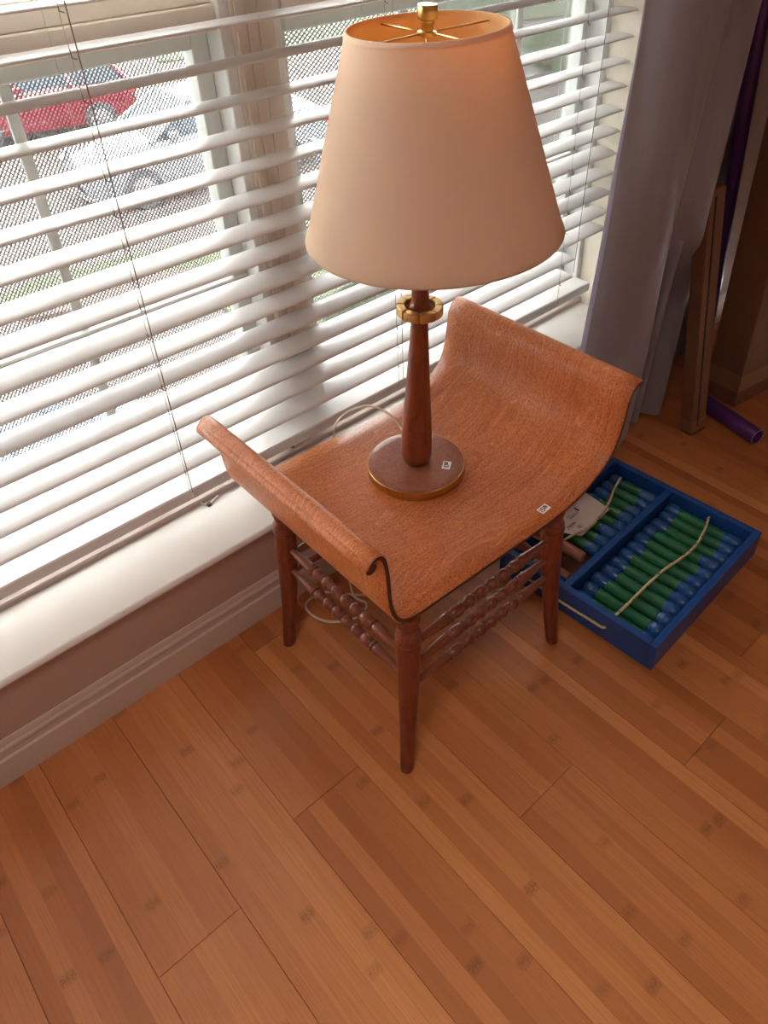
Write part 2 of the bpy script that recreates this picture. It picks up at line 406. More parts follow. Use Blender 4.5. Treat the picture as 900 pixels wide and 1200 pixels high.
# sill with rolled nose: profile in (y,z)
pr = [(.168, .262), (.168, SILLZ+.002)] + [(.155, SILLZ)] + [(.02, SILLZ-.0005), (-.002, SILLZ-.002)]
for k in range(9):
    a = PI/2 + k*PI/8; pr.append((-.004 + .0085*math.cos(a), SILLZ-.0105 + .0085*math.sin(a)))
pr += [(.002, SILLZ-.026), (.010, SILLZ-.034), (.013, SILLZ-.042), (.04, SILLZ-.042), (.04, .262)]
def prism_x(name, prof, x0, x1, mat, parent=None, ang=40):
    g = G(); g.rings([[Vector((x0, y, z)) for y, z in prof], [Vector((x1, y, z)) for y, z in prof]])
    o = g.build(name, mat, parent); autosmooth(o, ang); return o
# closed loops wound so that normals face out
struct(prism_x('trim_1', pr[::-1], -1.3, RX, M['sill']))
bb = [(.012, 0), (0, 0), (0, .058), (.001, .066), (.005, .070), (.0055, .082), (.003, .088), (.0035, .094), (.007, .099), (.008, .108), (.0105, .113), (.012, .1135)]
struct(prism_x('baseboard_front', bb[::-1], -2.6, 2.4, M['trim'], ang=25))
# stepped inner stool under the blind
st = [(.158, SILLZ-.01), (.158, SILLZ+.011), (.161, SILLZ+.014), (.172, SILLZ+.015), (.176, SILLZ+.018), (.30, SILLZ+.018), (.30, SILLZ-.01)]
struct(prism_x('trim_2', st[::-1], -1.3, RX, M['trim'], ang=30))
struct(G().box(2.4, 2.45, -4.2, .3, 0, 2.5).build('wall_right', M['wall']))
struct(G().box(-2.65, -2.6, -4.2, .3, 0, 2.5).build('wall_left', M['wall']))
struct(G().box(-2.65, 2.45, -4.25, -4.2, 0, 2.5).build('wall_back', M['wall']))
struct(G().box(-2.65, 2.45, -4.25, .3, 2.5, 2.55).build('ceiling', M['ceiling']))

# windows: two units either side of a cream post
def window(idx, x0, x1, bars, stile_r=.036):
    W = struct(bpy.data.objects.new('window_%d' % idx, None)); COL.objects.link(W)
    z0, z1 = SILLZ+.018, 2.2
    G().cbox(x0, x0+.022, .19, .29, z0, z1).cbox(x1-.022, x1, .176, .29, z0, z1).cbox(x0+.022, x1-.022, .19, .29, z0, z0+.012).cbox(x0+.022, x1-.022, .19, .29, z1-.03, z1).build('outer_frame', M['frame_w'], W)
    # transom, lower and upper lights
    G().cbox(x0+.022, x1-.022, .185, .28, 1.205, 1.245).cbox(x0+.022, x1-.022, .195, .28, 1.245, 1.285).build('transom_rail', M['cream'], W)
    G().cbox(x0+.024, x1-.024, .228, .262, .713, .742).build('meeting_rail', M['frame'], W)
    G().cbox(x0+.024, x1-.024, .222, .230, .738, .744).build('rail_lip', M['frame_w'], W)
    a, b = x0+.022, x1-.022
    G().cbox(a, a+.03, .225, .262, z0+.012, 1.205).cbox(b-.034, b, .225, .262, z0+.012, 1.205).cbox(a+.03, b-.034, .225, .262, z0+.012, z0+.030).cbox(a+.03, b-.034, .225, .262, 1.175, 1.205).build('sash', M['frame'], W)
    for bx in bars:
        G().cbox(bx-.0095, bx+.0095, .243, .251, z0+.05, 1.2, .001).build('muntin', M['frame'], W)
    G().box(a+.02, b-.02, .255, .258, z0+.05, 1.2).build('pane', M['glass'], W)
    G().box(a, b, .255, .258, 1.285, z1-.03).build('pane', M['glass'], W)
    obj('insect_screen', [(a, .285, z0+.02), (b, .285, z0+.02), (b, .285, 1.2), (a, .285, 1.2)], [(0,1,2,3)], M['screen'] if idx == 1 else M['screen_wide'], W)
    return W
window(1, -1.30, .262, [-.90, -.51, -.117])
window(2, .352, RX, [.72, 1.10])
mp = struct(G().cbox(.262, .352, .175, .30, SILLZ+.018, 2.2, .002).build('trim_3', M['cream']))
G().cbox(.270, .282, .170, .176, SILLZ+.03, 2.2, .001).cbox(.292, .296, .171, .176, SILLZ+.03, 2.2, .001).cbox(.316, .319, .172, .176, SILLZ+.03, 2.2, .0008).build('moulding', M['cream'], mp)

# ------------------------------------------------------------------ venetian blind
BY = .13; SWD = .0635
bl = root('venetian_blind', 'wide white horizontal slat blind hanging in front of the big window', 'blind', (0, BY, 0))
def slat_mesh(x0, x1, w_=SWD, crown=.0035, th=.0028, n_=9):
    top = []; bot = []
    for k in range(n_):
        t = k/(n_-1)*2-1; y = t*w_/2; z = crown*(1-t*t)
        top.append((y, z + th/2)); bot.append((y, z - th/2))
    loop = [(-w_/2-.001, 0)] + top + [(w_/2+.001, 0)] + bot[::-1]
    g = G()
    g.rings([[Vector((x0, y, z)) for y, z in loop], [Vector((x1, y, z)) for y, z in loop]])
    g.f = [q[::-1] for q in g.f]
    return g
BX0, BX1 = -1.27, 1.374
Zs = [1.283, 1.224, 1.164, 1.105, 1.047, .989, .931, .872, .818, .761, .705, .649, .592, .542, .491, .436]
Zu = [1.283 + .0588*k for k in range(1, 15)]
s0 = slat_mesh(BX0, BX1).build('slat', M['slat'], bl); autosmooth(s0, 50)
sS = slat_mesh(BX0, 1.235).build('slat', M['slat'], bl); autosmooth(sS, 50)
for i, z in enumerate(Zu + Zs):
    short = z < .5
    if i == 0: o = s0
    elif z == .436: o = sS
    else:
        src = sS if short else s0
        o = bpy.data.objects.new('slat', src.data); COL.objects.link(o); o.parent = bl
    o.location = (random.uniform(-.002, .002), random.uniform(-.001, .001), z+.0004)
    o.rotation_euler = (math.radians(random.uniform(-1.2, 1.2) + (3 if z < .95 else 0) + (5 if abs(z-.761) < .01 else 0)), 0, random.uniform(-.0008, .0008))
rl = G(); 
rl.cbox(BX0, BX1-.044, -SWD/2, SWD/2, .356, .384, .003)
rl.build('bottom_rail', M['slat'], bl)
G().cbox(BX0, BX1, -.035, .03, 2.12, 2.18, .002).build('head_rail', M['slat'], bl)
for lx in (-.90, -.054, .543, 1.17):
    g = G()
    for yy in (-SWD/2-.002, SWD/2+.002):
        g.sweep([(lx, yy, .37), (lx, yy, 2.12)], .0007, 5)
    g.build('ladder_cord', M['cord'], bl)['kind'] = 'stuff'
    g = G()
    for z in Zs:
        g.sweep([(lx, -SWD/2-.0025, z+.006), (lx-.001, -SWD/2-.006, z-.004), (lx+.006, -SWD/2-.005, z-.007)], .0009, 5)
        g.sweep([(lx, -SWD/2-.003, z), (lx, SWD/2, z)], .0006, 4)
    g.build('ladder_rung', M['cord_dark'], bl)['kind'] = 'stuff'
g = G(); g.sweep(crom([(-.048, -.048, 2.1), (-.049, -.050, 1.3), (-.052, -.050, .9), (-.055, -.048, .388)]), .0010, 6); g.build('lift_cord', M['cord_dark'], bl)
g = G(); g.lathe([(.0012, 0), (.0024, .003), (.0022, .010), (.0010, .016)], 10, Matrix.Translation((-.055, -.048, .373))); g.build('tassel', M['tassel'], bl, True)
g = G(); g.sweep([(1.232, -.047, 2.1), (1.226, -.048, .9), (1.214, -.047, .46)], .0010, 6); g.build('lift_cord', M['cord_dark'], bl)
g = G(); g.sweep([(.555, -.045, 2.1), (.552, -.046, .9), (.548, -.046, .40)], .0009, 6); g.build('lift_cord', M['cord'], bl)

# little hold-down clips on the sill
def clip(x, y, z, lab, wings=True):
    t = root('hold_down_clip', lab, 'clip', (x, y, z))
    G().cbox(-.0045, .0045, -.0045, .0045, 0, .007, .0006).build('post', M['dark_hole'], t)
    if wings:
        g = G(); g.sweep([(-.004, .002, .001), (-.010, .012, .004), (-.013, .020, .007)], .0026, 6)
        g.sweep([(.004, .003, .001), (.014, .004, .004), (.030, .010, .006)], .0026, 6); g.build('wing', M['tassel'], t, True)
clip(-.003, .142, SILLZ, 'small clear clip with dark square centre on the white sill left of the bench')
clip(.252, .170, SILLZ+.015, 'small dark square clip on the sill step behind the bench', False)

# ------------------------------------------------------------------ curtain
ct = root('curtain', 'long grey satin curtain hanging at the right end of the window', 'curtain')
bot = [(1.008,-.105),(1.035,-.150),(1.08,-.185),(1.14,-.200),(1.20,-.190),(1.24,-.165),(1.248,-.125),(1.252,-.100),(1.265,-.115),(1.282,-.165),(1.297,-.165),(1.308,-.110),(1.33,-.125),(1.372,-.190),(1.405,-.15),(1.43,-.08),(1.60,-.030),(1.83,-.055)]
mid = [(1.103,-.090),(1.112,-.110),(1.135,-.155),(1.175,-.185),(1.215,-.200),(1.250,-.205),(1.266,-.185),(1.272,-.110),(1.30,-.090),(1.335,-.165),(1.352,-.168),(1.360,-.090),(1.42,-.075),(1.53,-.125),(1.60,-.105),(1.635,-.060),(1.665,-.030),(1.695,-.055)]
top = [(a[0]+(b[0]-a[0])*1.282, a[1]+(b[1]-a[1])*1.282) for a, b in zip(bot, mid)]
B_ = crom([(x, y, 0) for x, y in bot], 6); T_ = crom([(x, y, 0) for x, y in top], 6); nc = len(B_)
def cpoint(i, z):
    t = max(0, min(1, z/1.5)); p = B_[i].lerp(T_[i], t) if z <= 1.5 else T_[i] + (T_[i]-B_[i])*(z/1.5-1)*.4
    wv = .006*math.sin(i*.35 + z*5) * (1-abs(t-.5)) + .008*(noise.noise(Vector((i*.08, z*3, 1))))
    ss = lambda a, b, t_: (lambda q: q*q*(3-2*q))(max(0, min(1, (t_-a)/(b-a))))
    b_ = .17 * ss(.40, .74, z) * (1-.55*ss(.95, 1.6, z)) * math.exp(-((i-75)/13)**4)
    return Vector((p.x - .89*b_, min(p.y + wv - .45*b_, -.012), z))
rows = [.012 + k*(2.3-.012)/46 for k in range(47)]
def curt_part(name, i0, i1, mat):
    g = G(); th = .0012
    F_ = [[cpoint(i, z) for i in range(i0, i1+1)] for z in rows]
    nn = i1-i0+1; v = []; f = []
    for sgn in (0, 1):
        for r in F_:
            for p in r: v.append(p + Vector((0, th*sgn, 0)))
    H_ = len(F_)
    for a in range(H_-1):
        for b in range(nn-1):
            q = a*nn+b; f.append((q, q+1, q+nn+1, q+nn)); q += H_*nn; f.append((q, q+nn, q+nn+1, q+1))
    o = g.add(v, f).build(name, mat, ct, True); return o
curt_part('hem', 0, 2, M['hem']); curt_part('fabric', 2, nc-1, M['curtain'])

# ------------------------------------------------------------------ things leaning in the dark corner
def lean_box(name, label, base, yaw, w_, d_, h_, tilt_dir, tilt, cat='box'):
    t = root(name, label, cat, base)
    ax = Vector((-tilt_dir[1], tilt_dir[0], 0))
    Rm = Matrix.Rotation(tilt, 4, ax) @ Matrix.Rotation(yaw, 4, 'Z')
    t.rotation_euler = Rm.to_euler(); return t
t1 = lean_box('cardboard_box', 'tall narrow cardboard box leaning on the wall right of the curtain', (1.363,-.317,.0), math.radians(-9), .06, .05, 1.2, (0, 1), math.radians(9))
g = G(); g.cbox(0, .062, 0, .045, .0, .74, .002); g.build('carton', M['card'], t1)
G().box(.021, .026, -.0015, .001, .03, .72).build('seam', M['subfloor'], t1)
G().cbox(-.001, .063, -.001, .046, .012, .05, .001).build('tape', M['card_tape'], t1)
t2 = lean_box('cardboard_box', 'large tall brown cardboard box at the right edge behind the purple roll', (1.594,-.328,0), math.radians(-8), .1, .1, 1.4, (0, 1), math.radians(1.6))
g = G(); g.cbox(0, .34, 0, .12, 0, 1.35, .003); g.build('carton', M['card'], t2)
G().cbox(-.001, .341, -.001, .121, .055, .115, .001).build('tape', M['card_tape'], t2)
t3 = root('wrapping_roll', 'tall purple roll standing between the curtain and the large cardboard box', 'roll', (1.80, -.092, 0), (0, math.radians(-8.4), 0))
G().lathe([(.020, .0), (.021, .004), (.021, 1.75), (.020, 1.755)], 20).build('wrap', M['purple'], t3, True)
t4 = root('wrapping_roll', 'purple roll lying on the floor in front of the large cardboard box', 'roll')
a = Vector((1.516, -.275, .027)); b = Vector((1.468, -.470, .027)); dr = (b-a).normalized()
Mq = Matrix.Translation(a - dr*.03) @ dr.to_track_quat('Z', 'Y').to_matrix().to_4x4(); Lr = (b-a).length+.03
g = G(); R_ = []
for r, z in [(.0255, 0), (.026, .003), (.026, Lr-.003), (.025, Lr), (.019, Lr), (.0185, Lr-.02), (.0, Lr-.02)]:
    R_.append([Mq @ Vector((max(r, .0005)*math.cos(2*PI*k/24), max(r, .0005)*math.sin(2*PI*k/24), z)) for k in range(24)])
g.rings(R_); o = g.build('wrap', M['purple'], t4, False); autosmooth(o)
g = G(); g.sweep([Mq @ Vector((.0245*math.cos(2*PI*k/24), .0245*math.sin(2*PI*k/24), Lr)) for k in range(25)], .0012, 6); g.build('end_rim', M['roll_end'], t4, True)

# ------------------------------------------------------------------ bench (oak window seat with rolled sides)
bn = root('window_bench', 'small reddish oak bench with rolled sides and turned legs under the lamp', 'bench', (0, 0, 0))
prof = [(-.0617,.6300),(-.0560,.6400),(-.0453,.6465),(-.0330,.6440),(-.0235,.6290),(-.0190,.6000),(-.0175,.5650),(-.0165,.5350),(-.0125,.5060),(-.0030,.4800),(.0150,.4640),(.0431,.4580),
        (.11,.4545),(.18,.4515),(.26,.4480),(.33,.4445),(.39,.4430),(.4397,.4470),(.475,.4555),(.5033,.4690),(.532,.486),(.5532,.5080),(.565,.535),(.5722,.5642),(.576,.595),(.5805,.622),(.590,.6400),(.603,.6485),(.616,.6480),(.6215,.6440)]
PP_ = crom([(x, 0, z) for x, z in prof], 5)
YF, YB = -.525, -.040; TH = .0108
def norms(P):
    out = []
    for i in range(len(P)):
        t = (P[min(i+1, len(P)-1)] - P[max(i-1, 0)]).normalized(); out.append(Vector((-t.z, 0, t.x)))
    return out
NN = norms(PP_); arc = [0]
for i in range(1, len(PP_)): arc.append(arc[-1] + (PP_[i]-PP_[i-1]).length)
ny = 12; v = []; uv = []; f = []; fm = []
ch = .0018
ycols = [YF, YF+ch] + [YF + (YB-YF)*k/ny for k in range(1, ny)] + [YB-ch, YB]
for side in (0, 1):
    for i, p in enumerate(PP_):
        for j, y in enumerate(ycols):
            off = -TH*side
            if j in (0, len(ycols)-1): off += (-ch if side == 0 else ch)
            q = p + NN[i]*off; v.append((q.x, y, q.z)); uv.append((arc[i], y))
nc_ = len(ycols); npf = len(PP_)
for i in range(npf-1):
    for j in range(nc_-1):
        a = i*nc_+j; f.append((a, a+nc_, a+nc_+1, a+1)); fm.append(0)
        a += npf*nc_; f.append((a, a+1, a+nc_+1, a+nc_)); fm.append(0)
    for j in (0, nc_-1):
        a = i*nc_+j; b = a + npf*nc_
        f.append((a, b, b+nc_, a+nc_) if j == 0 else (a, a+nc_, b+nc_, b)); fm.append(1)
for i in (0, npf-1):
    for j in range(nc_-1):
        a = i*nc_+j; b = a + npf*nc_; f.append((a, a+1, b+1, b) if i == 0 else (a, b, b+1, a+1)); fm.append(1)
seat = obj('seat', v, f, [M['oak'], M['oak_edge']], bn, False, fm, uv); autosmooth(seat, 50)
# rounded bead along each rolled edge
def bead(cx_, cz_, r, nm='edge_roll'):
    g = G(); uvs = []; ysb = [YF+.001, YF+.004] + [YF+(YB-YF)*k/8 for k in range(1, 8)] + [YB-.004, YB-.001]; rr = [r*.8] + [r]*(len(ysb)-2) + [r*.8]
    R_ = []
    for y, q in zip(ysb, rr):
        R_.append([Vector((cx_ + q*math.cos(-2*PI*k/14), y, cz_ + q*math.sin(-2*PI*k/14))) for k in range(14)]); uvs += [(k*.004, y) for k in range(14)]
    g.rings(R_); o = obj(nm, g.v, g.f, [M['oak'], M['oak_edge']], bn, False, [0]*(len(g.f)-2)+[1, 1], uvs); autosmooth(o, 50)
bead(-.0525, .6275, .0128); bead(.6165, .6390, .0080)

# legs: turned, slightly sabre-curved
feet = [((.0, -.519), (.034, -.500)), ((.4555, -.516), (.424, -.498)), ((.006, -.102), (.034, -.128)), ((.452, -.102), (.424, -.128))]
LH = .452
def leg_c(k, z):
    (fx_, fy_), (tx_, ty_) = feet[k]; t = max(0, min(1, z/LH)); s = 1-(1-t)**1.7
    return Vector((fx_+(tx_-fx_)*s, fy_+(ty_-fy_)*s, z))
legprof = [(0,.0115),(.002,.0138),(.02,.0142),(.06,.0150),(.12,.0165),(.18,.0184),(.24,.0203),(.30,.0220),(.345,.0226),(.360,.0222),(.364,.0208),(.366,.0226),(.370,.0238),(.376,.0242),(.381,.0236),(.3835,.0216),(.386,.0228),(.390,.0220),(.397,.0178),(.401,.0160),(.4025,.0185),(.405,.0190),(.4075,.0165),(.409,.0160),(.411,.0188),(.415,.0212),(.422,.0224),(.429,.0212),(.4325,.0178),(.434,.0172),(.4355,.0205),(.439,.0216),(.4425,.0204),(LH,.0165)]
for k in range(4):
    g = G(); R_ = []
    ztop = LH-.016 if k in (1, 3) else LH-.002
    for z, r in legprof:
        z = min(z, ztop)
        c = leg_c(k, z); R_.append([c + Vector((r*math.cos(2*PI*a/28), r*math.sin(2*PI*a/28), 0)) for a in range(28)])
    g.rings(R_); g.v = [p - leg_c(k, 0) for p in g.v]
    o = g.build('leg', M['oak_leg'], bn, loc=leg_c(k, 0)); autosmooth(o, 60)
# bobbin-turned stretchers
def stretcher(p, q, beads=6, rb=.0112):
    p = Vector(p); q = Vector(q); L = (q-p).length; d = (q-p).normalized()
    e = .24*L; pr = [(0,.0058),(.012,.006),(e*.55,.0088),(e*.88,.0112),(e-.004,.0105),(e-.003,.0085),(e-.001,.0122),(e+.002,.0122),(e+.0035,.0090)]
    a0 = e+.004; a1 = L-e-.004; stp = (a1-a0)/beads; rings3 = .010
    for b in range(beads):
        s = a0 + b*stp
        if b > 0:
            for j in range(3): pr += [(s+j*.0030,.0082),(s+j*.0030+.0009,.0099),(s+j*.0030+.0021,.0099)]
            s0_ = s+.0092; ln = stp-.0096
        else: s0_ = s; ln = stp-.0004
        for j in range(0, 9):
            t = j/8; pr.append((s0_ + ln*t, .0076 + (rb-.0066)*math.sin(PI*t)**.7))
    pr += [(L-(x), r) for x, r in pr[8::-1]] if False else [(L-x, r) for x, r in reversed([(0,.0058),(.012,.006),(e*.55,.0088),(e*.88,.0112),(e-.004,.0105),(e-.003,.0085),(e-.001,.0122),(e+.002,.0122),(e+.0035,.0090)])]
    Mx = d.to_track_quat('Z', 'Y').to_matrix().to_4x4()
    g = G(); g.lathe([(r, x) for x, r in pr], 16); 
    o = g.build('stretcher', M['oak_str'], bn); o.matrix_local = Matrix.Translation(p) @ Mx; autosmooth(o, 70)
def between(a, b, z):
    p = leg_c(a, z); q = leg_c(b, z); d = (q-p).normalized(); return p + d*.012, q - d*.012
for z in (.345, .290, .236):
    stretcher(*between(0, 1, z)); stretcher(*between(2, 3, z))
for z in (.322, .262):
    stretcher(*between(0, 2, z)); stretcher(*between(1, 3, z))

# ------------------------------------------------------------------ flat writing: ribbon strokes
def strokes(name, lines, w_, parent, mat, z=.0006):
    """each line: list of (x, y); builds a thin raised ribbon"""
    g = G()
    for ln in lines:
        pts = [Vector((a, b, 0)) for a, b in ln]
        for i in range(len(pts)-1):
            d = pts[i+1]-pts[i]
            if d.length < 1e-7: continue
            d.normalize(); nn = Vector((-d.y, d.x, 0))*w_/2; p = pts[i]-d*w_*.3; q = pts[i+1]+d*w_*.3
            zz = Vector((0, 0, z + .00002*i))
            g.add([p-nn+zz, q-nn+zz, q+nn+zz, p+nn+zz, p-nn+Vector((0,0,0)), q-nn, q+nn, p+nn], [(0,1,2,3),(0,4,5,1),(1,5,6,2),(2,6,7,3),(3,7,4,0)])
    o = g.build(name, mat, parent); o['kind'] = 'stuff'; return o
def circ(cx_, cy_, rx_, ry_, n_=10): return [(cx_+rx_*math.cos(2*PI*k/n_+PI/2), cy_+ry_*math.sin(2*PI*k/n_+PI/2)) for k in range(n_+1)]
def sticker(label, loc, rz, w_, h_, digits, tilt=(0,0)):
    t = root('price_sticker', label, 'sticker', loc, (tilt[0], tilt[1], rz))
    G().box(-w_/2, w_/2, -h_/2, h_/2, 0, .0004).build('paper', M['sticker'], t)
    s = h_/10; L = []
    if digits == '15':
        L = [[(-5.6*s, 3*s), (-5.6*s, -3*s)], [(-.6*s, 3*s), (-3.4*s, 3*s), (-3.7*s, .4*s), (-2*s, .9*s), (-.7*s, -.4*s), (-1*s, -2.2*s), (-2.4*s, -3*s), (-3.9*s, -2.2*s)]]
        L += [circ(1.6*s, 1.6*s, 1.1*s, 1.6*s), circ(4.6*s, 1.8*s, 1.1*s, 1.6*s), [(.6*s, -1.2*s), (5.8*s, -1.0*s)]]
    else:
        L = [[(-3.8*s, 3*s), (-3.8*s, -3*s)], circ(-1.2*s, 0, 1.6*s, 3*s), circ(2.0*s, 1.6*s, 1*s, 1.4*s), circ(4.4*s, 1.8*s, .9*s, 1.4*s), [(1.2*s, -.8*s), (5.2*s, -.6*s)]]
    strokes('price', L, s*.95, t, M['ink'])
    return t
sticker('small white handwritten price sticker on the front edge of the bench seat', (.392, -.496, .4432), math.radians(2), .026, .016, '15', (0, math.radians(0.0)))

# ------------------------------------------------------------------ table lamp
LB = Vector((.2915, -.2425, .4505))
lp = root('table_lamp', 'wooden table lamp with brass ring and cream fabric shade on the bench', 'lamp', LB)
G().lathe([(.0955, 0), (.0985, .001), (.0992, .004), (.0992, .014), (.0990, .0180), (.0984, .0188), (.0972, .0188)], 64).build('base_rim', M['brass'], lp, False); autosmooth(lp.children[-1], 40)
o = G().lathe([(.0972, .012), (.0972, .0186), (.0962, .0193), (.080, .0196), (.04, .0200), (.0005, .0202)], 64).build('base', M['walnut_base'], lp); autosmooth(o)
Dp = Vector((.0133, -.0128, .486)).normalized()
Mp = Matrix.Translation((0, 0, .019)) @ Dp.to_track_quat('Z', 'Y').to_matrix().to_4x4()
pole = G().lathe([(.012, -.001), (.020, .002), (.0262, .008), (.0298, .016), (.0312, .028), (.0305, .06), (.0275, .11), (.0243, .16), (.0210, .215), (.0182, .265), (.0163, .30), (.0152, .325), (.0150, .334)], 32)
o = pole.build('pole', M['walnut'], lp, False); o.matrix_local = Mp; autosmooth(o, 50)
o = G().lathe([(.0150, .330), (.0205, .333), (.0245, .340), (.0238, .347), (.0190, .352), (.0156, .358), (.0150, .37), (.0150, .45), (.0145, .452)], 32).build('neck', M['walnut'], lp); o.matrix_local = Mp; autosmooth(o, 50)
# brass ring with radial grooves
g = G(); seg = 96; Rr = []
for k in range(seg):
    a = 2*PI*k/seg; gr_ = 1 if (k % 12) == 0 else 0
    ro = .0412 - .003*gr_; zt = .3535 - .003*gr_; zb = .3365
    Rr.append([(.0275, zb+.001), (.0285, zb), (ro-.001, zb), (ro, zb+.001), (ro, zt-.0015), (ro-.0015, zt), (.0290, zt), (.0275, zt-.001)])
v = []; f = []
for k in range(seg):
    a = 2*PI*k/seg
    for r, z in Rr[k]: v.append((r*math.cos(a), r*math.sin(a), z))
for k in range(seg):
    for j in range(8):
        a = k*8+j; b = k*8+(j+1) % 8; c = ((k+1) % seg)*8+(j+1) % 8; d = ((k+1) % seg)*8+j
        f.append((a, d, c, b))
o = g.add(v, f).build('ring', M['brass_dull'], lp); o.matrix_local = Mp
for o_ in [G().sweep([(.0235*math.cos(a), .0235*math.sin(a), .3425), (.0285*math.cos(a), .0285*math.sin(a), .3425)], .002, 6) for a in (0, 2*PI/3, 4*PI/3)]: pole_s = o_.build('ring_spoke', M['brass_dull'], lp); pole_s.matrix_local = Mp
o = G().lathe([(.012, .45), (.018, .455), (.019, .50), (.017, .515), (.013, .52)], 20).build('socket', M['brass_dull'], lp, True); o.matrix_local = Mp
# bulb, harp
o = G().lathe([(.012, .518), (.014, .53), (.022, .55), (.030, .575), (.030, .595), (.022, .615), (.008, .624), (.001, .625)], 20).build('bulb', M['tassel'], lp, True); o.matrix_local = Mp
SZ0, SZ1 = .954, 1.250
hz = SZ1-.006 - LB.z - .019
g = G()
for s_ in (-1, 1): g.sweep(crom([(s_*.012, 0, .455), (s_*.040, 0, .50), (s_*.055, 0, .58), (s_*.045, 0, .68), (s_*.015, 0, hz-.012), (0, 0, hz-.004)], 6), .0016, 8)
o = g.build('harp', M['brass_dull'], lp, True); o.matrix_local = Mp
o = G().lathe([(.006, hz-.008), (.0135, hz-.006), (.0135, hz-.001), (.0085, hz+.001), (.0085, hz+.006), (.0100, hz+.009), (.0100, hz+.013), (.0138, hz+.0145), (.0142, hz+.016), (.0142, hz+.031), (.0136, hz+.0325), (.0005, hz+.0328)], 24).build('finial', M['brass'], lp); o.matrix_local = Mp; autosmooth(o, 40)
# shade: truncated cone with thickness
Sb = Vector((.3190, -.2685, SZ0)); St = Vector((.3130, -.2630, SZ1))
ax_ = (St-Sb); Ms = Matrix.Translation(Sb - LB) @ ax_.normalized().to_track_quat('Z', 'Y').to_matrix().to_4x4(); hS = ax_.length
R1, R2 = .2085, .1150; sg = 96
sh = root('lamp_shade_tmp', 'x', 'x'); bpy.data.objects.remove(sh)
o = G().lathe([(R1, 0), (R1+.0008, .003)] + [(R1+(R2-R1)*k/12, hS*k/12) for k in range(1, 12)] + [(R2+.0008, hS-.003), (R2, hS)], sg, cap0=False, cap1=False).build('shade', M['shade'], lp, True); o.matrix_local = Ms
shd = o
prl = [(R1-.0018, 0), (R2-.0018, hS)]
g = G().lathe(prl, sg, cap0=False, cap1=False); g.f = [q[::-1] for q in g.f]
o = g.build('liner', M['liner'], shd, True)
for nm, r, z in (('bottom_trim', R1, 0.0), ('top_trim', R2, hS)):
    g = G(); dz = -.0035 if z > 0 else .0035; sl = (R2-R1)/hS
    g.lathe([(r-.0022, z), (r+.0010, z), (r+.0012+sl*dz*2, z+dz*2)] if dz > 0 else [(r+.0012+sl*dz*2, z+dz*2), (r+.0010, z), (r-.0022, z)], sg, cap0=False, cap1=False)
    g.build(nm, M['shade'], shd, True)
g = G(); g.lathe([(.0005, -.001), (.0022, 0), (.0026, .004), (.0012, .009), (.0003, .012)], 8, Matrix.Translation((0, 0, 0)))
nub = g.build('thread_nub', M['shade'], shd, True)
an = math.radians(205); rr_ = R1+(R2-R1)*.33; nub.location = (rr_*math.cos(an), rr_*math.sin(an), hS*.33)
# spider arms
for k in range(4):
    a = math.radians(37 + 90*k); g = G()
    zt = hS-.012
    e = (R2+.004) ; cpt = (Ms.inverted() @ (Mp @ Vector((0, 0, hz))))
    g.sweep([cpt + Vector((0, 0, -.002)), Vector((math.cos(a)*(R2-.002), math.sin(a)*(R2-.002), zt+.002))], .0014, 8)
    g.build('spider_arm', M['brass'], shd, True)
sticker('tiny white handwritten price sticker on the round lamp base', (.3265, -.2955, LB.z+.0197), math.radians(35), .024, .0165, '10')
# cord: off the back of the base, over the bench edge, down, coil on the floor
g = G(); pth = [(.335, -.165, .4615), (.350, -.130, .4640), (.345, -.100, .486), (.325, -.062, .4985), (.29, -.042, .496), (.262, -.030, .480), (.250, -.024, .455), (.245, -.020, .40), (.24, -.014, .30), (.225, -.05, .12), (.20, -.10, .018), (.21, -.14, .0045), (.17, -.155, .0032), (.115, -.125, .0032), (.092, -.075, .0032), (.105, -.035, .0032), (.16, -.04, .0032), (.21, -.10, .0032), (.26, -.135, .007), (.33, -.12, .0032), (.42, -.06, .0032), (.60, -.03, .0032)]
for dx in (-.0013, .0013): g.sweep(crom([(x+dx, y+dx, z) for x, y, z in pth], 8), .0018, 8)
g.build('cord', M['wire_pale'], lp, True).location = -LB

# ------------------------------------------------------------------ blue tray with roped rods
TR = Vector((.550, -.719, 0)); rz = math.atan2(.019, .494) + math.radians(.4)
W_, D_, Hh = .494, .436, .080; th = .017
tr = root('tray', 'blue painted wooden tray with a divider on the floor beside the bench', 'tray', TR, (0, 0, rz))
G().cbox(0, W_, 0, th, 0, Hh, .0015).build('side', M['blue_w'], tr)
G().cbox(0, W_, D_-th, D_, 0, Hh, .0015).build('side', M['blue_w'], tr)
G().cbox(0, th, th, D_-th, 0, Hh, .0015).build('side', M['blue_w'], tr)
G().cbox(W_-th, W_, th, D_-th, 0, Hh, .0015).build('side', M['blue_w'], tr)
DV = .250
G().cbox(th, W_-th, DV-.009, DV+.009, .006, Hh-.006, .0015).build('divider', M['blue_w'], tr)
G().box(th, W_-th, th, D_-th, .002, .006).build('bottom_panel', M['card'], tr)
Rt = Matrix.Translation(TR) @ Matrix.Rotation(rz, 4, 'Z')
